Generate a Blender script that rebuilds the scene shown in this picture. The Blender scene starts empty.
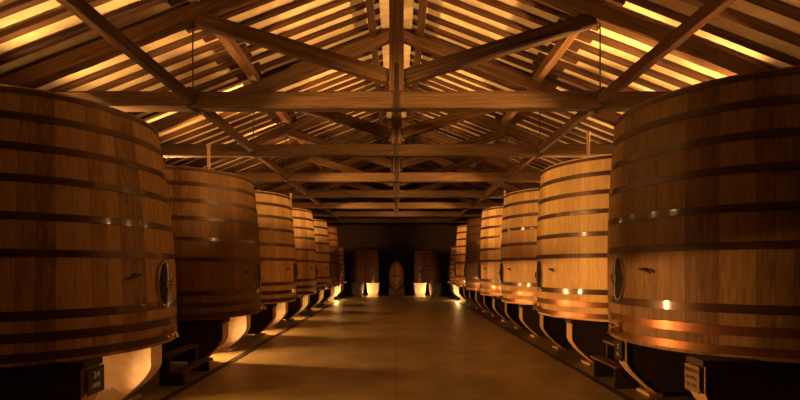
import bpy, math, random
from mathutils import Vector, Matrix
random.seed(7)
C = bpy.context.scene.collection
PI = math.pi
H = 1.85                      # eye height
# ------------------------------------------------------------------ materials
def new_mat(name):
    m = bpy.data.materials.new(name); m.use_nodes = True
    nt = m.node_tree; nt.nodes.clear()
    out = nt.nodes.new('ShaderNodeOutputMaterial'); b = nt.nodes.new('ShaderNodeBsdfPrincipled')
    nt.links.new(b.outputs[0], out.inputs[0])
    return m, nt, b
def N(nt, t, **kw):
    n = nt.nodes.new(t)
    for k, v in kw.items(): setattr(n, k, v)
    return n
def link(nt, a, b): nt.links.new(a, b)
def math_node(nt, op, a, b=None):
    n = N(nt, 'ShaderNodeMath', operation=op)
    for i, v in enumerate((a, b)):
        if v is None: continue
        if isinstance(v, (int, float)): n.inputs[i].default_value = v
        else: link(nt, v, n.inputs[i])
    return n.outputs[0]
def ramp(nt, fac, stops):
    r = N(nt, 'ShaderNodeValToRGB'); e = r.color_ramp.elements
    e[0].position, e[0].color = stops[0][0], (*stops[0][1], 1)
    e[1].position, e[1].color = stops[-1][0], (*stops[-1][1], 1)
    for p, c in stops[1:-1]:
        k = e.new(p); k.color = (*c, 1)
    link(nt, fac, r.inputs[0]); return r.outputs[0]
def mix(nt, fac, a, b, mode='MIX'):
    n = N(nt, 'ShaderNodeMix', data_type='RGBA', blend_type=mode)
    for s, v in ((n.inputs[0], fac), (n.inputs[6], a), (n.inputs[7], b)):
        if isinstance(v, (int, float)): s.default_value = v
        elif isinstance(v, tuple): s.default_value = (*v, 1)
        else: link(nt, v, s)
    return n.outputs[2]
def noise(nt, vec, scale, detail=5, rough=.6, mapscale=None):
    if mapscale:
        mp = N(nt, 'ShaderNodeMapping'); mp.inputs['Scale'].default_value = mapscale
        link(nt, vec, mp.inputs[0]); vec = mp.outputs[0]
    n = N(nt, 'ShaderNodeTexNoise'); n.inputs['Scale'].default_value = scale
    n.inputs['Detail'].default_value = detail; n.inputs['Roughness'].default_value = rough
    link(nt, vec, n.inputs['Vector']); return n.outputs['Fac']

def stave_mat(name, dark, light, staves=58, rough=.6):
    """oak staves: every stave its own tone, vertical grain, a fine joint between staves"""
    m, nt, b = new_mat(name)
    tc = N(nt, 'ShaderNodeTexCoord'); oi = N(nt, 'ShaderNodeObjectInfo')
    sx = N(nt, 'ShaderNodeSeparateXYZ'); link(nt, tc.outputs['Object'], sx.inputs[0])
    ang = math_node(nt, 'ARCTAN2', sx.outputs[1], sx.outputs[0])
    t = math_node(nt, 'MULTIPLY', ang, staves/(2*PI))
    idx = math_node(nt, 'FLOOR', t); fr = math_node(nt, 'FRACT', t)
    wn = N(nt, 'ShaderNodeTexWhiteNoise', noise_dimensions='2D')
    cx = N(nt, 'ShaderNodeCombineXYZ'); link(nt, idx, cx.inputs[0]); link(nt, oi.outputs['Random'], cx.inputs[1])
    link(nt, cx.outputs[0], wn.inputs['Vector'])
    off = N(nt, 'ShaderNodeVectorMath', operation='ADD'); link(nt, tc.outputs['Object'], off.inputs[0])
    sc = N(nt, 'ShaderNodeVectorMath', operation='SCALE'); link(nt, cx.outputs[0], sc.inputs[0]); sc.inputs['Scale'].default_value = 3.7
    link(nt, sc.outputs[0], off.inputs[1])
    g = noise(nt, off.outputs[0], 9, 6, .62, (3, 3, .35))
    big = noise(nt, tc.outputs['Object'], 1.3, 3, .5)
    f = math_node(nt, 'ADD', math_node(nt, 'MULTIPLY', wn.outputs['Value'], .5), math_node(nt, 'MULTIPLY', math_node(nt, 'SUBTRACT', math_node(nt, 'MULTIPLY', g, 1.8), .42), .6))
    f = math_node(nt, 'ADD', f, math_node(nt, 'MULTIPLY', big, .18))
    mid = tuple((a+c)/2 for a, c in zip(dark, light))
    col = ramp(nt, f, [(.25, dark), (.6, mid), (.95, light)])
    d = math_node(nt, 'ABSOLUTE', math_node(nt, 'SUBTRACT', fr, .5))
    joint = math_node(nt, 'GREATER_THAN', d, .485)
    col = mix(nt, math_node(nt, 'MULTIPLY', joint, .55), col, tuple(c*.3 for c in dark))
    link(nt, col, b.inputs['Base Color']); b.inputs['Roughness'].default_value = rough; b.inputs['Specular IOR Level'].default_value = .25
    bp = N(nt, 'ShaderNodeBump'); bp.inputs['Strength'].default_value = .35; bp.inputs['Distance'].default_value = .01
    hgt = math_node(nt, 'SUBTRACT', g, math_node(nt, 'MULTIPLY', joint, .8))
    link(nt, hgt, bp.inputs['Height']); link(nt, bp.outputs[0], b.inputs['Normal'])
    return m

def timber_mat(name, dark, light, rough=.75):
    m, nt, b = new_mat(name)
    tc = N(nt, 'ShaderNodeTexCoord'); oi = N(nt, 'ShaderNodeObjectInfo')
    off = N(nt, 'ShaderNodeVectorMath', operation='ADD'); link(nt, tc.outputs['Object'], off.inputs[0])
    cx = N(nt, 'ShaderNodeCombineXYZ')
    link(nt, math_node(nt, 'MULTIPLY', oi.outputs['Random'], 31), cx.inputs[0]); link(nt, cx.outputs[0], off.inputs[1])
    g = noise(nt, off.outputs[0], 7, 7, .7, (.16, 7, 7))
    k = noise(nt, off.outputs[0], 5, 2, .5, (1, 1.6, 1.6))
    f = math_node(nt, 'ADD', math_node(nt, 'SUBTRACT', math_node(nt, 'MULTIPLY', g, 1.5), .35), math_node(nt, 'MULTIPLY', oi.outputs['Random'], .28))
    col = ramp(nt, f, [(.3, dark), (.8, light)])
    knot = math_node(nt, 'GREATER_THAN', k, .70)
    col = mix(nt, math_node(nt, 'MULTIPLY', knot, .6), col, tuple(c*.35 for c in dark))
    link(nt, col, b.inputs['Base Color']); b.inputs['Roughness'].default_value = rough; b.inputs['Specular IOR Level'].default_value = .2
    bp = N(nt, 'ShaderNodeBump'); bp.inputs['Strength'].default_value = .5; bp.inputs['Distance'].default_value = .012
    link(nt, g, bp.inputs['Height']); link(nt, bp.outputs[0], b.inputs['Normal'])
    return m

def plain_mat(name, col, rough=.6, metal=0, var=.25, scale=6, bump=.15):
    m, nt, b = new_mat(name)
    tc = N(nt, 'ShaderNodeTexCoord'); g = noise(nt, tc.outputs['Object'], scale, 5, .6)
    c = ramp(nt, g, [(.3, tuple(x*(1-var) for x in col)), (.7, tuple(min(1, x*(1+var)) for x in col))])
    link(nt, c, b.inputs['Base Color']); b.inputs['Metallic'].default_value = metal
    b.inputs['Roughness'].default_value = rough
    if bump:
        bp = N(nt, 'ShaderNodeBump'); bp.inputs['Strength'].default_value = bump; bp.inputs['Distance'].default_value = .01
        link(nt, g, bp.inputs['Height']); link(nt, bp.outputs[0], b.inputs['Normal'])
    return m

def emit_mat(name, col, strength):
    m = bpy.data.materials.new(name); m.use_nodes = True; nt = m.node_tree; nt.nodes.clear()
    out = nt.nodes.new('ShaderNodeOutputMaterial'); e = nt.nodes.new('ShaderNodeEmission')
    e.inputs[0].default_value = (*col, 1); e.inputs[1].default_value = strength
    nt.links.new(e.outputs[0], out.inputs[0]); return m

M = {}
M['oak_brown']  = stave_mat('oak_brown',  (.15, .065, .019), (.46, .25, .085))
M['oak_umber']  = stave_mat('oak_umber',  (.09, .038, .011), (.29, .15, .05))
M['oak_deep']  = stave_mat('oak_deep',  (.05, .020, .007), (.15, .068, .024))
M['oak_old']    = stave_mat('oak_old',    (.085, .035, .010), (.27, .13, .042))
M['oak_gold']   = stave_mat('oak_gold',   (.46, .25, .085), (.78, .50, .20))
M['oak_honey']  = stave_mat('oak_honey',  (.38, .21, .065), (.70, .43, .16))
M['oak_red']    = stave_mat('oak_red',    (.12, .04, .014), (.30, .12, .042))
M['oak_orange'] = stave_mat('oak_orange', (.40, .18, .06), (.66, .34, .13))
M['oak_dark']   = stave_mat('oak_dark',   (.07, .025, .012), (.2, .08, .035), staves=40)
M['timber']     = timber_mat('timber', (.018, .008, .0035), (.18, .085, .033))
M['timber_tie'] = timber_mat('timber_tie', (.022, .010, .0045), (.13, .065, .026))
M['timber_dark']= timber_mat('timber_dark', (.02, .009, .004), (.07, .03, .013))
M['rafter']     = timber_mat('rafter', (.03, .013, .006), (.12, .052, .022))
M['head']       = timber_mat('head_boards', (.14, .07, .03), (.34, .18, .08))
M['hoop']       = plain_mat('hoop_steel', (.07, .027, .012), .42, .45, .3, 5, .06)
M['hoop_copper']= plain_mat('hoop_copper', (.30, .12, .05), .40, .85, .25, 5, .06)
M['iron']       = plain_mat('iron', (.05, .035, .025), .55, .7)
M['steel']      = plain_mat('steel', (.55, .5, .45), .25, 1, .1, 8, .03)
M['brass']      = plain_mat('brass', (.6, .42, .2), .3, 1, .1)
M['black']      = plain_mat('black_paint', (.02, .015, .012), .5)
M['white']      = plain_mat('white_paint', (.7, .66, .6), .6, 0, .05)
M['plate_wood'] = timber_mat('plate_wood', (.12, .065, .03), (.25, .14, .07))
M['wall']       = plain_mat('wall_plaster', (.16, .09, .045), .85, 0, .3, 2)
M['wall_dark']  = timber_mat('wall_boards', (.035, .018, .010), (.09, .045, .022))
M['iron_grate'] = plain_mat('gutter_iron', (.03, .02, .012), .7)
for k_ in ('hoop', 'hoop_copper'):
    b_ = [n for n in M[k_].node_tree.nodes if n.type == 'BSDF_PRINCIPLED'][0]; b_.inputs['Coat Weight'].default_value = .8; b_.inputs['Coat Roughness'].default_value = .10
M['glow']       = emit_mat('lamp_glow', (1, .72, .36), 40)

# plinth: pale rendered concrete with a damp stain rising from the floor
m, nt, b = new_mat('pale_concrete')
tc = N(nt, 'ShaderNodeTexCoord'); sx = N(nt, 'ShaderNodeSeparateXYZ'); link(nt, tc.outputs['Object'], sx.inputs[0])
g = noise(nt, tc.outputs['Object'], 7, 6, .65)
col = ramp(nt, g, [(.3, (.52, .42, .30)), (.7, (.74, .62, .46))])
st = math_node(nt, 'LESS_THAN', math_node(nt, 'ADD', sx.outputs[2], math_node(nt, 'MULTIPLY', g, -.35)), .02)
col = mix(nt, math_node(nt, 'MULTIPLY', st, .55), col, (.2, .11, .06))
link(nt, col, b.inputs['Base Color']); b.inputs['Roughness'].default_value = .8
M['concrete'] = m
# roof lining: pale boards
m, nt, b = new_mat('roof_lining')
tc = N(nt, 'ShaderNodeTexCoord')
g = noise(nt, tc.outputs['Object'], 2.2, 6, .65, (1, 2.5, 1)); g2 = noise(nt, tc.outputs['Object'], .7, 3, .5)
col = ramp(nt, g, [(.25, (.62, .46, .26)), (.7, (.92, .74, .46))])
col = mix(nt, ramp(nt, g2, [(.45, (0, 0, 0)), (.75, (.55, .55, .55))]), col, (.42, .27, .14))
link(nt, col, b.inputs['Base Color']); b.inputs['Roughness'].default_value = .85
M['lining'] = m
# floor: worn sealed concrete
m, nt, b = new_mat('sealed_floor')
tc = N(nt, 'ShaderNodeTexCoord')
g = noise(nt, tc.outputs['Object'], 1.1, 7, .65); g2 = noise(nt, tc.outputs['Object'], 9, 6, .7)
col = ramp(nt, math_node(nt, 'ADD', math_node(nt, 'MULTIPLY', g, .65), math_node(nt, 'MULTIPLY', g2, .35)),
           [(.33, (.13, .088, .036)), (.5, (.24, .165, .07)), (.68, (.37, .26, .12))])
br = N(nt, 'ShaderNodeTexBrick'); br.offset = 0; br.inputs['Scale'].default_value = 1
br.inputs['Brick Width'].default_value = 3.3; br.inputs['Row Height'].default_value = 3.3; br.inputs['Mortar Size'].default_value = .008
br.inputs['Color1'].default_value = br.inputs['Color2'].default_value = (1, 1, 1, 1); br.inputs['Mortar'].default_value = (.45, .4, .35, 1)
link(nt, tc.outputs['Object'], br.inputs['Vector'])
col = mix(nt, 1.0, col, br.outputs['Color'], 'MULTIPLY')
link(nt, col, b.inputs['Base Color'])
link(nt, ramp(nt, g2, [(.3, (.36, .36, .36)), (.7, (.58, .58, .58))]), b.inputs['Roughness'])
bp = N(nt, 'ShaderNodeBump'); bp.inputs['Strength'].default_value = .12; bp.inputs['Distance'].default_value = .01
link(nt, g2, bp.inputs['Height']); link(nt, bp.outputs[0], b.inputs['Normal'])
M['floor'] = m
M['plinth_shaded'] = plain_mat('plinth_in_shade', (.045, .024, .012), .8)  # pedestals left in shade: the darkness is put into their colour
M['edge'] = timber_mat('edge_wood', (.28, .15, .065), (.54, .32, .15))  # pedestal edges coloured pale as if lamplit; vent pipes share it

# ------------------------------------------------------------------ mesh helpers
class MB:
    def __init__(s): s.v = []; s.f = []
    def add(s, vs, fs):
        o = len(s.v); s.v += [tuple(v) for v in vs]; s.f += [tuple(i+o for i in f) for f in fs]; return s
    def box(s, x0, x1, y0, y1, z0, z1):
        return s.add([(x, y, z) for x in (x0, x1) for y in (y0, y1) for z in (z0, z1)],
                     [(0, 1, 3, 2), (4, 6, 7, 5), (0, 4, 5, 1), (2, 3, 7, 6), (0, 2, 6, 4), (1, 5, 7, 3)])
    def lathe(s, prof, n=64, caps=False):
        vs = []; fs = []; k = len(prof)
        for i in range(n):
            a = 2*PI*i/n; vs += [(r*math.cos(a), r*math.sin(a), z) for r, z in prof]
        for i in range(n):
            j = (i+1) % n
            for q in range(k-1): fs.append((i*k+q, j*k+q, j*k+q+1, i*k+q+1))
        if caps:
            fs.append(tuple(reversed([i*k for i in range(n)]))); fs.append(tuple(i*k+k-1 for i in range(n)))
        return s.add(vs, fs)
    def tube(s, pts, r, n=10):
        pts = [Vector(p) for p in pts]; vs = []; fs = []
        for i, p in enumerate(pts):
            d = (pts[min(i+1, len(pts)-1)]-pts[max(i-1, 0)]).normalized()
            u = d.cross(Vector((0, 0, 1)) if abs(d.z) < .9 else Vector((1, 0, 0))).normalized(); w = d.cross(u)
            rr = r[i] if isinstance(r, (list, tuple)) else r
            vs += [tuple(p+u*rr*math.cos(2*PI*k/n)+w*rr*math.sin(2*PI*k/n)) for k in range(n)]
        for i in range(len(pts)-1):
            for k in range(n):
                q = (k+1) % n; fs.append((i*n+k, i*n+q, (i+1)*n+q, (i+1)*n+k))
        fs.append(tuple(range(n-1, -1, -1))); fs.append(tuple((len(pts)-1)*n+k for k in range(n)))
        return s.add(vs, fs)
    def prism(s, poly, y0, y1):                      # polygon in x,z extruded along y
        n = len(poly)
        return s.add([(x, y0, z) for x, z in poly]+[(x, y1, z) for x, z in poly],
                     [tuple(range(n)), tuple(range(2*n-1, n-1, -1))]+[(i, i+n, (i+1) % n+n, (i+1) % n) for i in range(n)])
    def build(s, name, mat, parent=None, smooth=False, bevel=0):
        me = bpy.data.meshes.new(name); me.from_pydata(s.v, [], s.f)
        import bmesh
        bm = bmesh.new(); bm.from_mesh(me); bmesh.ops.recalc_face_normals(bm, faces=bm.faces); bm.to_mesh(me); bm.free()
        me.materials.append(mat)
        if smooth:
            for p in me.polygons: p.use_smooth = True
            me.set_sharp_from_angle(angle=math.radians(38))
        o = bpy.data.objects.new(name, me); C.objects.link(o)
        if parent: o.parent = parent
        if bevel:
            bv = o.modifiers.new('bevel', 'BEVEL'); bv.width = bevel; bv.segments = 2; bv.limit_method = 'ANGLE'
        return o
def thing(name, label, cat, loc=(0, 0, 0), group=None):
    o = bpy.data.objects.new(name, None); C.objects.link(o); o.location = loc; o.empty_display_size = .2
    tag(o, label, cat, group); return o
def tag(o, label, cat, group=None):
    o['label'] = label; o['category'] = cat
    if group: o['group'] = group
def beam(name, p0, p1, w, h, mat, parent=None, jit=.006, up=(0, 0, 1), origin=None):
    """rough-sawn timber from p0 to p1, w across and h deep, its own local x along its length"""
    p0, p1 = Vector(p0), Vector(p1); d = p1-p0; L = d.length; X = d.normalized()
    Y = Vector(up).cross(X).normalized(); Z = X.cross(Y)
    seg = max(1, int(L/.5)); vs = []; fs = []
    for i in range(seg+1):
        x = L*i/seg
        for sy, sz in ((-1, -1), (1, -1), (1, 1), (-1, 1)):
            c = .82                                            # chamfered edges
            for a, b_ in (((1, c), (c, 1)) if sy*sz > 0 else ((c, 1), (1, c))):
                vs.append((x, sy*w/2*a+random.uniform(-jit, jit), sz*h/2*b_+random.uniform(-jit, jit)))
    n = 8
    for i in range(seg):
        for k in range(n):
            q = (k+1) % n; fs.append((i*n+k, i*n+q, (i+1)*n+q, (i+1)*n+k))
    fs.append(tuple(range(n-1, -1, -1))); fs.append(tuple(seg*n+k for k in range(n)))
    o = MB().add(vs, fs).build(name, mat, parent)
    mtx = Matrix((X, Y, Z)).transposed().to_4x4(); base = Vector(parent.location) if parent else Vector((0, 0, 0))
    mtx.translation = p0-base; o.matrix_local = mtx
    return o
def struct(o): o['kind'] = 'structure'; return o
def text_child(s, parent, loc, rot, size, mat):
    cu = bpy.data.curves.new('lettering', 'FONT'); cu.body = s; cu.size = size; cu.extrude = .002
    cu.align_x = 'CENTER'; cu.align_y = 'CENTER'
    t = bpy.data.objects.new('tmp', cu); C.objects.link(t)
    me = bpy.data.meshes.new_from_object(t); bpy.data.objects.remove(t)
    me.name = 'lettering'; me.materials.clear(); me.materials.append(mat)
    o = bpy.data.objects.new('lettering', me); C.objects.link(o); o.parent = parent; o.location = loc; o.rotation_euler = rot
    return o
def spot(parent, loc, aim, watts, angle, blend=.6, col=(1, .55, .2), rad=.05):
    l = bpy.data.lights.new('lamp_light', 'SPOT'); l.energy = watts; l.color = col
    l.spot_size = math.radians(angle); l.spot_blend = blend; l.shadow_soft_size = rad
    o = bpy.data.objects.new('lamp_light', l); C.objects.link(o)
    o.parent = parent; o.location = Vector(loc)-Vector(parent.location)
    o.rotation_euler = (Vector(aim)-Vector(loc)).to_track_quat('-Z', 'Y').to_euler()
    return o
def point(parent, loc, watts, col=(1, .55, .2), rad=.05):
    l = bpy.data.lights.new('lamp_light', 'POINT'); l.energy = watts; l.color = col; l.shadow_soft_size = rad
    o = bpy.data.objects.new('lamp_light', l); C.objects.link(o); o.parent = parent
    o.location = Vector(loc)-Vector(parent.location); return o

# ------------------------------------------------------------------ the setting
XW, Y0, Y1 = 7.3, -1.5, 30.6
RID, PIT = 6.17+H, .385                  # roof lining height at the ridge, pitch
roof = lambda x: RID-PIT*abs(x)
struct(MB().box(-XW-.2, XW+.2, Y0-.2, Y1+.2, -.2, 0).build('floor', M['floor']))
for s, nm in ((-1, 'wall_left'), (1, 'wall_right')):
    x0, x1 = sorted((s*XW, s*(XW+.25)))
    struct(MB().box(x0, x1, Y0-.2, Y1+.2, 0, roof(XW)+.03).build(nm, M['wall']))
def gable(y0, y1, name, mat, hole=None):
    mb = MB()
    if hole:
        hx, hz = hole
        mb.prism([(-XW, 0), (-hx, 0), (-hx, hz), (0, hz), (0, roof(0)), (-XW, roof(XW))], y0, y1)
        mb.prism([(XW, 0), (hx, 0), (hx, hz), (0, hz), (0, roof(0)), (XW, roof(XW))], y0, y1)
    else: mb.prism([(-XW, 0), (XW, 0), (XW, roof(XW)), (0, roof(0)), (-XW, roof(XW))], y0, y1)
    return struct(mb.build(name, mat))
gable(Y1, Y1+.2, 'wall_back', M['wall_dark'], (1.0, 3.1))
gable(Y0-.2, Y0, 'wall_front', M['wall'])
struct(MB().box(-1.0, 1.0, Y1+.12, Y1+.19, 0, 3.1).build('dark_recess_1', M['black']))  # black panel paints the darkness inside the doorway recess
mb = MB().box(-1.12, -.98, Y1-.06, Y1, 0, 3.25).box(.98, 1.12, Y1-.06, Y1, 0, 3.25).box(-.98, .98, Y1-.06, Y1, 3.1, 3.25)
struct(mb.build('trim_1', M['timber_dark']))
mb = MB()
for s in (-1, 1):
    e = XW+.3
    mb.prism([(0, RID), (s*e, roof(e)), (s*e, roof(e)+.06), (0, RID+.06)], Y0-.2, Y1+.2)
struct(mb.build('ceiling', M['lining']))

# channel drains either side of the aisle
for s, nm in ((-1, 'left'), (1, 'right')):
    x = s*3.24
    t = thing('floor_gutter', f'dark narrow drain channel in the floor along the {nm} row of vats', 'drain', (x, 14.5, 0))
    MB().box(-.035, .035, -14.5, 15.5, .001, .006).build('grate', M['iron_grate'], t)
    MB().box(-.055, -.035, -14.5, 15.5, .001, .012).box(.035, .055, -14.5, 15.5, .001, .012).build('frame', M['iron'], t)

# ------------------------------------------------------------------ roof timbers
TZ = H+2.865                              # tie beam centre
PC = lambda x: H+5.72-.385*abs(x)        # principal rafter centre line
ordn = ['first', 'second', 'third', 'fourth', 'fifth', 'sixth', 'seventh']
for i in range(7):
    y = 7.8+3.3*i
    t = thing('roof_truss', f'timber king post roof truss, {ordn[i]} from the front of the hall', 'roof truss', (0, y, TZ), 'king post trusses across the hall')
    beam('tie_beam', (-XW, y, TZ), (XW, y, TZ), .24, .285, M['timber_tie'], t, .008)
    beam('king_post', (0, y, TZ+.14), (0, y, PC(0)+.05), .25, .27, M['timber'], t, .006, up=(0, 1, 0))
    for s in (-1, 1):
        beam('principal_rafter', (s*(XW-.05), y, PC(XW)), (s*.1, y, PC(0)), .2, .27, M['timber'], t, .008)
        beam('strut', (s*.13, y, H+3.28), (s*3.42, y, PC(3.42)-.12), .18, .24, M['timber'], t, .006)
        x = s*3.53
        MB().tube([(x, 0, .13), (x, 0, PC(x)-TZ-.1)], .013, 8).build('hanger_rod', M['iron'], t)
        MB().box(x-.03, x+.03, -.135, .135, -.165, -.147).box(x-.03, x+.03, -.15, -.128, -.165, .2).box(x-.03, x+.03, .128, .15, -.165, .2).box(
            x-.03, x+.03, -.15, .15, .18, .2).build('stirrup_strap', M['iron'], t)
    MB().box(-.035, .035, -.145, -.122, -.16, .62).box(-.035, .035, .122, .145, -.16, .62).box(-.035, .035, -.145, .145, -.17, -.15).build(
        'post_strap', M['iron'], t)
# purlins, ridge board, side rails
for s, nm in ((-1, 'left'), (1, 'right')):
    x = s*3.45
    o = beam('roof_purlin', (x, Y0, PC(3.45)+.225), (x, Y1, PC(3.45)+.225), .2, .19, M['timber'], None, .006)
    tag(o, f'long timber purlin under the {nm} roof slope, resting on the truss rafters', 'purlin')
    x = s*.58
    o = beam('ridge_purlin', (x, Y0, PC(.58)+.20), (x, Y1, PC(.58)+.20), .16, .19, M['timber_dark'], None, .006)
    tag(o, f'dark lengthwise timber just {nm} of the ridge, high in the roof', 'purlin')
o = MB().box(-.38, .38, Y0, Y1, RID-.315, RID-.285).build('ridge_board', M['lining']); tag(o, 'pale flat board running along the roof ridge above the king posts', 'ridge board')
for s, nm in ((-1, 'left'), (1, 'right')):
    x = s*3.5; ys = [Y0]+[7.8+3.3*i for i in range(7)]+[Y1]
    t = thing('lengthwise_rail', f'dark lengthwise timber rail between the tie beams above the {nm} row of vats', 'rail beam', (x, 0, TZ))
    for a, b_ in zip(ys, ys[1:]):
        beam('rail_length', (x, a+.12, TZ-.0), (x, b_-.12, TZ-.0), .12, .17, M['rafter'], t, .005)
# common rafters in two overlapping lengths
k = 0; y = 2.2
rr = random.Random(3)
while y < 30.3:
    for s, nm in ((-1, 'left'), (1, 'right')):
        j = rr.uniform(-.03, .03); w = rr.uniform(.11, .155)
        top = lambda x: roof(x)-.052
        a, b_ = 3.3+rr.uniform(-.1, .1), 3.95+rr.uniform(-.1, .1)
        o = beam('common_rafter', (s*(XW-.02), y+j, top(XW)), (s*a, y+j, top(a)), w, .08, M['rafter'], None, .004)
        tag(o, f'rough common rafter in the {nm} roof slope, lower length below the purlin', 'rafter', f'lower {nm} common rafters')
        o = beam('common_rafter', (s*b_, y+j+.165, top(b_)), (s*.3, y+j+.165, top(.3)), w*.95, .08, M['rafter'], None, .004)
        tag(o, f'rough common rafter in the {nm} roof slope, upper length below the ridge', 'rafter', f'upper {nm} common rafters')
    y += rr.uniform(.41, .48)

# ------------------------------------------------------------------ vats
ZB, ZT = .86, H+2.05
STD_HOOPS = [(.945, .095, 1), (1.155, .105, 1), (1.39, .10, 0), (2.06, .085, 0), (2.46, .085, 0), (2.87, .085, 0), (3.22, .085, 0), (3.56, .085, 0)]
def vat(x, y, label, mat, rb, rm, rt, zt=ZT, s=1, zb=ZB, face=None, cat='vat', group=None, bevel_segments=96, fittings=True, copper=True, pipe=True):
    """face: angle of the side with the hatch. s: +1 right row, -1 left row"""
    if face is None: face = PI if s > 0 else 0
    t = thing('wooden_vat', label, cat, (x, y, zb), group)
    Ht = zt-zb
    def R(h):                                  # h above the vat's bottom, gently bellied cone, widest low down
        u = h/Ht
        return rb*(1-u)*(1-2*u)+4*rm*u*(1-u)+rt*u*(2*u-1) if False else (rb+(rt-rb)*u+ (rm-(rb+rt)/2)*4*u*(1-u))
    n = 20
    prof = [(R(Ht*i/n), Ht*i/n) for i in range(n+1)]
    prof = [(R(0)-.05, .06), (R(0)-.05, 0)]+prof+[(R(Ht)-.055, Ht), (R(Ht-.09)-.055, Ht-.09)]
    MB().lathe(prof, bevel_segments).build('staves', mat, t, True)
    MB().lathe([(R(0)-.052, .055), (R(0)-.052, .09)], 64, True).build('bottom_head', M['head'], t, True)
    MB().lathe([(R(Ht)-.057, Ht-.12), (R(Ht)-.057, Ht-.085)], 64, True).build('top_head', M['head'], t, True)
    sc = Ht/(ZT-ZB)
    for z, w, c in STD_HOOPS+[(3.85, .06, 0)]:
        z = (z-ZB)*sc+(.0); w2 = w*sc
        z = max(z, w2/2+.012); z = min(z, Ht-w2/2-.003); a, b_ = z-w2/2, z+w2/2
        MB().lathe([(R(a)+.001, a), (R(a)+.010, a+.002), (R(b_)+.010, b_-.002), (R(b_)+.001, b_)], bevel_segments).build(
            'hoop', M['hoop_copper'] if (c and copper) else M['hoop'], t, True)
    cf, sf = math.cos(face), math.sin(face)
    def P(h, da=0, dr=0):
        a = face+da; r = R(h)+dr
        return Vector((r*math.cos(a), r*math.sin(a), h))
    if fittings:
        # hatch: steel oval frame, recessed door, crossbar with hand wheel
        hz = (1.68-ZB)*sc
        Ry = Matrix.Rotation(face, 4, 'Z')
        def oval(rw, rh, d0, d1, rin=0, n=40):
            vs = []; fs = []
            for i in range(n):
                a = 2*PI*i/n; c_, s_ = math.cos(a), math.sin(a)
                vs += [(d0, rw*c_, rh*s_), (d1, rw*c_, rh*s_)]
                if rin: vs += [(d1, (rw-rin)*c_, (rh-rin)*s_), (d0, (rw-rin)*c_, (rh-rin)*s_)]
            q = 4 if rin else 2
            for i in range(n):
                j = (i+1) % n
                if rin:
                    for e in range(4): fs.append((i*4+e, j*4+e, j*4+(e+1) % 4, i*4+(e+1) % 4))
                else: fs.append((i*2, j*2, j*2+1, i*2+1))
            if not rin: fs.append(tuple(i*2+1 for i in range(n))); fs.append(tuple(reversed([i*2 for i in range(n)])))
            return [tuple(Ry @ Vector(v)) for v in vs], fs
        r0 = R(hz); 
        def at(mb_vs, fs, dz=hz): return [(v[0], v[1], v[2]+dz) for v in mb_vs], fs
        d = MB().add(*at(*oval(.135, .27, r0-.03, r0+.012))).build('hatch', M['iron'], t, True)
        MB().add(*at(*oval(.155, .295, r0-.04, r0+.025, .026))).build('hatch_frame', M['steel'], d, True)
        e = lambda dx, dy, dz: tuple(Ry @ Vector((r0+dx, dy, 0))+Vector((0, 0, hz+dz)))
        MB().tube([e(.045, 0, -.25), e(.06, 0, 0), e(.045, 0, .25)], .02, 8).build('crossbar', M['steel'], d, True)
        MB().tube([e(.0, 0, 0), e(.085, 0, 0)], .018, 8).tube([e(.08, .065*math.cos(a*PI/8), .065*math.sin(a*PI/8)) for a in range(17)], .011, 6).tube(
            [e(.08, -.06, 0), e(.08, .06, 0)], .009, 6).build('hand_wheel', M['steel'], d, True)
        # sampling tap on the camera side of the hatch
        da = (.34 if s > 0 else -.34)
        p = P((1.80-ZB)*sc, da, .0); nrm = Vector((math.cos(face+da), math.sin(face+da), 0)); tan = Vector((-nrm.y, nrm.x, 0))*(1 if s > 0 else -1)
        MB().tube([p-nrm*.01, p+nrm*.05], .022, 8).tube([p+nrm*.045-tan*.06+Vector((0, 0, .012)), p+nrm*.055+tan*.02, p+nrm*.05+tan*.10+Vector((0, 0, -.035))], .014, 8).build('sampling_tap', M['iron'], t, True)
        # bottom outlet valve
        p = P((1.0-ZB)*sc); q = Vector((cf, sf, 0)); zz = Vector((0, 0, 1))
        v = MB().tube([p-q*.02, p+q*.10], .035, 12).tube([p+q*.08, p+q*.1], .06, 14).tube([p+q*.10, p+q*.15-zz*.0, p+q*.17-zz*.05], .03, 10).build('outlet_valve', M['brass'], t, True)
        MB().tube([p+q*.12, p+q*.12+zz*.07], .01, 6).tube([p+q*.12+zz*.075-Vector((-sf, cf, 0))*.06, p+q*.12+zz*.075+Vector((-sf, cf, 0))*.06], .012, 6).build('valve_lever', M['steel'], v, True)
    if pipe:
        a = face+(.75 if s > 0 else -.75)
        bx, by = (rt-.3)*math.cos(a), (rt-.3)*math.sin(a)
        MB().tube([(bx, by, Ht-.1), (bx, by, Ht+.52)], .032, 12).tube([(bx, by, Ht+.50), (bx, by, Ht+.55)], .045, 12).build('vent_pipe', M['edge'], t, True)
        a2 = a+.35*s
        MB().tube([((rt-.35)*math.cos(a2), (rt-.35)*math.sin(a2), Ht+.05), ((rt-.35)*math.cos(a2)+.5*s, (rt-.35)*math.sin(a2)+.1, Ht+.05)], .035, 12).tube(
            [((rt-.35)*math.cos(a2)+.25*s, (rt-.35)*math.sin(a2)+.05, Ht-.1), ((rt-.35)*math.cos(a2)+.25*s, (rt-.35)*math.sin(a2)+.05, Ht+.05)], .02, 8).build('filling_pipe', M['steel'], t, True)
    return t

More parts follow.
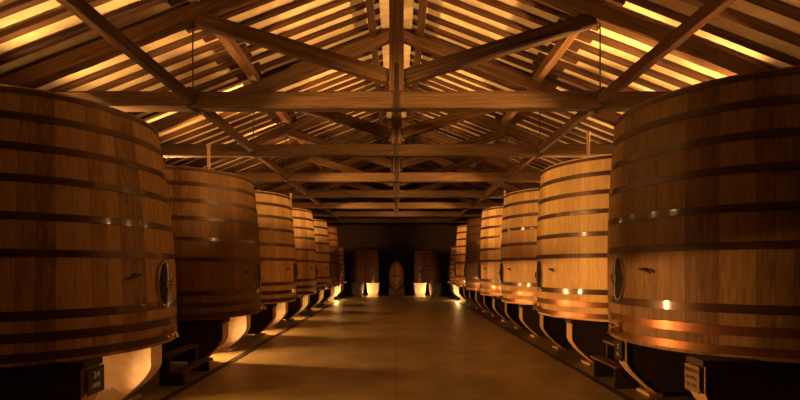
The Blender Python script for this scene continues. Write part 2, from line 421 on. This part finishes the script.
def pedestal(x, y0, y1, label, s, half=1.21, z1=ZB, plate=None, group=None, fade=.42, dark=False):
    """goblet-shaped slab: wide at the top, drawn in at the foot, sides curved; y0..y1 its thickness"""
    t = thing('vat_pedestal', label, 'pedestal', (x, (y0+y1)/2, 0), group)
    d = (y1-y0)/2
    pts = []; zk = z1-.36
    for i in range(11):
        u = i/10; pts.append((half-fade*(1-u)**1.45-.02, .05+u*(zk-.05)))
    pts.append((half-.02, z1-.078))
    poly = [(-a, z) for a, z in pts]+[(a, z) for a, z in reversed(pts)]
    MB().prism(poly, -d, d).build('slab', M['plinth_shaded'] if dark else M['concrete'], t, False, .012)  # dark slabs carry their shade in the colour
    if dark:                                        # added pale strip: lit look of the aisle edge put into colour
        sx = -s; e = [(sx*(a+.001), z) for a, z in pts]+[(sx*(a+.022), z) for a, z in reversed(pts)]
        MB().prism(e, -d-.012, d+.012).build('lit_edge_strip', M['edge'], t, False, .004)
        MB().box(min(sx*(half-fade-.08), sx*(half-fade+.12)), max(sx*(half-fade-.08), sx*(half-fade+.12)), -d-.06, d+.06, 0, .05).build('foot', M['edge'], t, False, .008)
    else: MB().box(-half+fade-.08, half-fade+.08, -d-.05, d+.05, 0, .05).build('foot', M['concrete'], t, False, .008)
    MB().box(-half-.03, half+.03, -d-.02, d+.02, z1-.078, z1-.004).build('cap', M['plinth_shaded'] if dark else M['concrete'], t, False, .01)
    if plate:
        sx = -s                                     # aisle side
        X = sx*(half+.045); a, b_ = sorted((X, X+sx*.012))
        p = MB().box(a, b_, -d, d, z1-.37, z1-.08).build('name_plate', M[plate[0]], t, False, .003)
        for q, (tx, sz, zz) in enumerate(plate[2]):
            text_child(tx, p, (X+sx*.014, 0, z1+zz), (PI/2, 0, sx*PI/2), sz, M[plate[1]])
    return t

L_Y = [5.8, 9.65, 13.15, 16.6, 20.1, 23.5]
R_Y = [6.07, 9.42, 12.77, 16.12, 19.5, 22.85]
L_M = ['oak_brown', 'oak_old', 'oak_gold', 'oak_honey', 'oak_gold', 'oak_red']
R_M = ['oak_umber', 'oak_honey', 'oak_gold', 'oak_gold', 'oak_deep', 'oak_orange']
L_D = ['huge shadowed brown oak vat with dark hoops, nearest on the left',
       'dark old oak vat second in the left row, just behind the nearest',
       'pale golden oak vat third in the left row, the brightest on that side',
       'honey coloured oak vat fourth in the left row',
       'golden oak vat fifth in the left row, before the reddish one',
       'reddish brown oak vat sixth in the left row, last of the tall ones']
R_D = ['huge dark brown oak vat with lit copper lower hoops, nearest on the right',
       'honey coloured oak vat second in the right row, glints on its hoops',
       'golden oak vat third in the right row',
       'golden oak vat fourth in the right row, before the dark one',
       'dark brown oak vat fifth in the right row, between two paler vats',
       'orange brown oak vat sixth in the right row, last of the tall ones']
for i in range(6):
    zt = H+(1.88 if i < 2 else 2.05)
    rb, rm, rt = (1.5, 1.45, 1.26) if i == 0 else (1.52, 1.50, 1.36)
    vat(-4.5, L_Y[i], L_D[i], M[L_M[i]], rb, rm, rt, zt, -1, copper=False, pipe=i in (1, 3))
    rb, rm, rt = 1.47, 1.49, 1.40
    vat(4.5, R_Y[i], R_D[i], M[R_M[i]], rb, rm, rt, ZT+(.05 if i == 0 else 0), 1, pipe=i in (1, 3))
for s, nm, y in ((-1, 'left', 26.7), (1, 'right', 26.2)):
    vat(s*4.15, y, f'short vat at the far end of the {nm} row, beside the end wall', M['oak_orange'], 1.02, 1.04, .96, H+1.15, s, pipe=False)
for s, nm in ((-1, 'left'), (1, 'right')):
    vat(s*2.0, 28.6, f'small dark vat against the end wall, {nm} of the oval cask', M['oak_dark'], .86, .88, .82, H+1.05, s, face=-PI/2-s*.6, pipe=False, copper=False)

pg = 'pedestals carrying the vats'
for i in range(6):
    y = L_Y[i]; f0, f1 = y-1.12, y-.86; b0, b1 = y+.30, y+.58
    if i == 0: f0, f1, b0, b1 = 4.72, 4.98, 6.08, 6.36
    w = ordn[i]
    pl = ('black', 'white', [('24', .10, -.17), ('H95', .075, -.28)]) if i == 0 else None
    pedestal(-4.5, f0, f1, f'pedestal slab coloured dark for shade and pale along its lit edge, front support of the {w} vat in the left row', -1, plate=pl, group=pg, dark=True)
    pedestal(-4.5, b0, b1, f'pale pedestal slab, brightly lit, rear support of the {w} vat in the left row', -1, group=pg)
    y = R_Y[i]; c = y if i else 5.78
    pl = ('plate_wood', 'iron', [('RESERVA', .055, -.14), ('ROBLE', .06, -.22), ('HL 120', .055, -.30)]) if i == 0 else None
    pedestal(4.5, c-.97, c-.73, f'pedestal slab coloured dark for shade and pale along its lit edge, front support of the {w} vat in the right row', 1, plate=pl, group=pg, dark=True)
    pedestal(4.5, c+.68, c+.90, f'pedestal slab coloured dark for shade and pale along its lit edge, rear support of the {w} vat in the right row', 1,
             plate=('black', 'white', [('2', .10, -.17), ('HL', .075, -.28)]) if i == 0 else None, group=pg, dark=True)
for s, nm, y in ((-1, 'left', 26.7), (1, 'right', 26.2)):
    pedestal(s*4.15, y-.7, y-.5, f'pale pedestal slab at the front under the short vat ending the {nm} row', s, .95, group=pg)
    pedestal(s*4.15, y+.4, y+.6, f'pale pedestal slab at the back under the short vat ending the {nm} row', s, .95, group=pg)
for s, nm in ((-1, 'left'), (1, 'right')):
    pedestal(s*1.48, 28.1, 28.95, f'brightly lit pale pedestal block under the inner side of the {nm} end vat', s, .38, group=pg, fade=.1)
    pedestal(s*2.45, 28.1, 28.95, f'pedestal block coloured dark for shade, under the outer side of the {nm} end vat', s, .38, group=pg, fade=.1, dark=True)  # outer block darkened by colour, as out of the lamp's reach

# oval cask at the end of the aisle
t = thing('oval_cask', 'upright oval wooden cask facing the aisle between the two end vats', 'cask', (0, 29.0, 1.31))
def ov(sx, sz, y): return [(sx*math.cos(2*PI*k/48), y, sz*math.sin(2*PI*k/48)) for k in range(48)]
rings = []; n = 10
for i in range(n+1):
    u = i/n; q = 1+.10*math.sin(PI*u); rings.append(ov(.44*q, .84*q, -.7+1.4*u))
rings = [ov(.40, .80, -.65)]+[ov(.40, .80, -.7)]+rings+[ov(.40, .80, .7)]
vs = [p for r in rings for p in r]; fs = [(i*48+k, i*48+(k+1) % 48, (i+1)*48+(k+1) % 48, (i+1)*48+k) for i in range(len(rings)-1) for k in range(48)]
fs.append(tuple(range(47, -1, -1))); fs.append(tuple((len(rings)-1)*48+k for k in range(48)))
MB().add(vs, fs).build('staves', M['oak_dark'], t, True)
for yy in (-.62, -.5, .5, .62):
    q = 1+.10*math.sin(PI*(yy+.7)/1.4); a = ov(.44*q+.012, .84*q+.012, yy-.035); b_ = ov(.44*q+.016, .84*q+.016, yy+.035)
    MB().add(a+b_, [(k, (k+1) % 48, 48+(k+1) % 48, 48+k) for k in range(48)]).build('hoop', M['hoop'], t, True)
MB().box(-.36, .36, -.70, -.655, -.13, -.05).build('head_bar', M['timber'], t, False, .01)
MB().box(-.14, .14, -.72, -.66, -.62, -.36).build('small_door', M['timber'], t, False, .01)
MB().tube([(0, -.66, -.5), (0, -.84, -.5), (0, -.86, -.56)], .025, 10).tube([(0, -.78, -.5), (0, -.78, -.40)], .014, 8).tube([(-.06, -.78, -.40), (.06, -.78, -.40)], .012, 8).build('tap', M['steel'], t, True)
MB().lathe([(.0, 0), (.05, .0), (.05, .03), (0, .03)], 14).build('bung', M['steel'], t, True).location = (0, -.5, .9)
t = thing('cask_cradle', 'dark timber cradle on the floor under the oval cask', 'cradle', (0, 29.0, 0))
for yy in (-.45, .45):
    MB().prism([(-.5, .06), (.5, .06), (.5, .72), (.45, .72), (.30, .53), (.15, .41), (0, .37), (-.15, .41), (-.30, .53), (-.45, .72), (-.5, .72)], yy-.07, yy+.07).build('saddle', M['timber_dark'], t, False, .01)
for xx in (-.38, .38): MB().box(xx-.06, xx+.06, -.65, .65, 0, .07).build('runner', M['timber_dark'], t, False, .008)

# steps between vats
def steps(s, y0, y1, label, zs, xs):
    t = thing('wooden_steps', label, 'steps', (s*3.6, (y0+y1)/2, 0)); hl = (y1-y0)/2
    for z, x in zip(zs, xs):
        x -= 3.6; a, b_ = sorted((s*x, s*(x+.20)))
        MB().box(a, b_, -hl, hl, z-.035, z).build('tread', M['timber'], t, False, .006)
    for yy in (-hl+.1, hl-.1):
        xa, xb = xs[0]-3.6+.02, xs[1]-3.6+.17; xm = xs[1]-3.6+.02
        poly = [(s*xa, 0), (s*xb, 0), (s*xb, zs[1]-.036), (s*xm, zs[1]-.036), (s*xm, zs[0]-.036), (s*xa, zs[0]-.036)]
        MB().prism(poly, yy-.02, yy+.02).build('stringer', M['black'], t)
steps(-1, 6.95, 8.1, 'low two-tread steps beside the drain between the first two left vats', (.22, .47), (3.31, 3.53))
steps(1, 6.78, 7.7, 'low two-tread steps between the first two right vats', (.34, .60), (3.31, 3.53))

# ------------------------------------------------------------------ lamps
COL = (1, .53, .165)
def roof_lamp(x, y, label, W):
    z = 4.2
    t = thing('wall_uplight', label, 'lamp', (x, y, z), 'uplights high on the side walls')
    s = 1 if x > 0 else -1; wx = s*XW-x
    MB().tube([(0, 0, -.12), (wx*.5, 0, -.14), (wx, 0, -.12)], .02, 8).box(min(wx, wx-s*.03), max(wx, wx-s*.03), -.08, .08, -.22, -.02).build('bracket', M['iron'], t)
    MB().lathe([(.03, -.14), (.09, -.10), (.12, 0), (.105, 0), (.08, -.06), (0, -.06)], 24).build('housing', M['black'], t, True)
    MB().lathe([(.0, -.05), (.05, -.045), (.06, -.02), (.03, .005), (0, .01)], 16).build('bulb', M['glow'], t, True)
    spot(t, (x, y, z+.03), (x-s*3.4, y+.6, z+2.4), W*(.3 if y < 9 else .2), 160, .6, COL, .08)
    spot(t, (x, y, z+.03), (0, y+1.0, RID-.2), W*3.0, 66, 1, COL, .08)
def rim_lamp(x, y, z, aim, label, W, ang=110):
    t = thing('rim_spotlight', label, 'lamp', (x, y, z), 'spotlights clamped to vat rims')
    d = Vector(aim)-Vector((x, y, z)); q = d.to_track_quat('-Z', 'Y')
    h = MB().lathe([(.0, .10), (.04, .10), (.065, .03), (.07, -.05), (.06, -.05), (.05, .0), (0, .02)], 20).build('housing', M['black'], t, True)
    h.location = (0, 0, .16); h.rotation_euler = q.to_euler()
    bl = MB().lathe([(0, .0), (.03, -.01), (.035, -.035), (.0, -.052)], 14).build('bulb', M['glow'], t, True)
    bl.location = (0, 0, .16); bl.rotation_euler = q.to_euler()
    MB().box(-.02, .02, -.02, .02, 0, .12).box(-.05, .05, -.05, .05, -.0, .02).build('clamp', M['iron'], t)
    spot(t, Vector((x, y, z+.16))+d.normalized()*.07, aim, W, ang, .7, COL, .05)
    point(t, Vector((x, y, z+.16))+d.normalized()*.09, 30, COL, .03)
def floor_lamp(x, y, label, W, aim=None, ang=150, col=COL, shield=False, fw=0):
    t = thing('floor_lamp', label, 'lamp', (x, y, 0), 'lamps on the floor under the vats')
    MB().lathe([(.10, 0), (.11, .02), (.07, .05), (.06, .10), (0, .10)], 20).build('base', M['black'], t, True)
    if shield: MB().box(-.10, .10, -.13, -.11, 0, .20).build('shield', M['black'], t)
    if W < 20: MB().tube([(0, 0, .09), (0, 0, .44)], .02, 8).tube([(-.06, 0, .50), (.07, 0, .49)], [.05, .08], 14).build('housing', M['black'], t, True)
    if W >= 20: MB().lathe([(.0, .101), (.04, .105), (.05, .13), (.04, .16), (0, .17)], 16).build('bulb', M['glow'], t, True)
    else: MB().tube([(.071, 0, .49), (.076, 0, .49)], .06, 14).build('bulb', M['glow'], t, True)
    if not aim and x < 0 and W < 20: spot(t, (x+.1, y, .50), (x+5, y-.1, .15), fw, 62, 1, (1, .5, .155), .03)
    if aim: spot(t, (x, y, .28), aim, W, ang, .5, col, .06)
    else: point(t, (x+(.16 if W < 20 else 0), y, .50 if W < 20 else .30), W, col, .07)
lm = lambda A: [(a+b)/2 for a, b in zip(A, A[1:])]
for i, y in enumerate(lm(L_Y)+[25.3]): roof_lamp(-6.2, y, f'uplight on the left wall behind the gap after the {ordn[i]} left vat', [900, 1000, 640, 200, 40, 8][i])
for i, y in enumerate([8.3]+lm(R_Y)[1:]+[24.7]): roof_lamp(6.2, y, f'uplight on the right wall behind the gap after the {ordn[i]} right vat', [900, 1000, 640, 200, 40, 8][i])
for i in (0, 2, 4):
    zt = H+(1.88 if i < 2 else 2.05)
    rim_lamp(-4.2, L_Y[i]-1.22, zt+.0, (3.4, L_Y[i]+5.2, 2.4), f'small spotlight clamped on the rim of the {ordn[i]} left vat', 1450, 58)
    rim_lamp(4.3, R_Y[i]-1.37, ZT+(.05 if i == 0 else 0), (-3.4, R_Y[i]+5.8, 2.4), f'small spotlight clamped on the rim of the {ordn[i]} right vat', 1450, 58)
for i, y in enumerate(L_Y):
    yy = (y-.45) if i else 5.3
    floor_lamp(-5.2, yy, f'small lamp on the floor between the pedestals of the {ordn[i]} left vat', 6, fw=[1600, 1500, 1100, 800, 600, 400][i])
for s, nm in ((-1, 'left'), (1, 'right')): roof_lamp(s*6.3, 3.9, f'uplight on the {nm} wall beside the nearest {nm} vat', 330)
for s, nm, y in ((-1, 'left', 26.7), (1, 'right', 26.2)):
    floor_lamp(s*3.4, y-1.3, f'small lamp on the floor before the short vat ending the {nm} row', 34, shield=True)
    floor_lamp(s*2.2, 27.5, f'small lamp on the floor before the {nm} end vat by the oval cask', 90, (s*1.5, 28.2, .5), 100, shield=True)

# ------------------------------------------------------------------ world, camera
w = bpy.data.worlds.new('World'); bpy.context.scene.world = w; w.use_nodes = True
w.node_tree.nodes['Background'].inputs[0].default_value = (1, .6, .3, 1); w.node_tree.nodes['Background'].inputs[1].default_value = .003
cd = bpy.data.cameras.new('camera'); cam = bpy.data.objects.new('camera', cd); C.objects.link(cam)
cam.location = (0, 0, H); cam.rotation_euler = (PI/2, 0, 0)
cd.sensor_width = 36; cd.lens = 450/800*36; cd.shift_x = 3.5/800; cd.shift_y = 67/800; cd.clip_start = .05; cd.clip_end = 200
sc = bpy.context.scene; sc.camera = cam
vs_ = sc.view_settings; vs_.view_transform = 'Standard'; vs_.look = 'None'; vs_.gamma = 1; vs_.use_curve_mapping = False; vs_.exposure = .5
sc.cycles.max_bounces = 6; sc.cycles.use_denoising = True
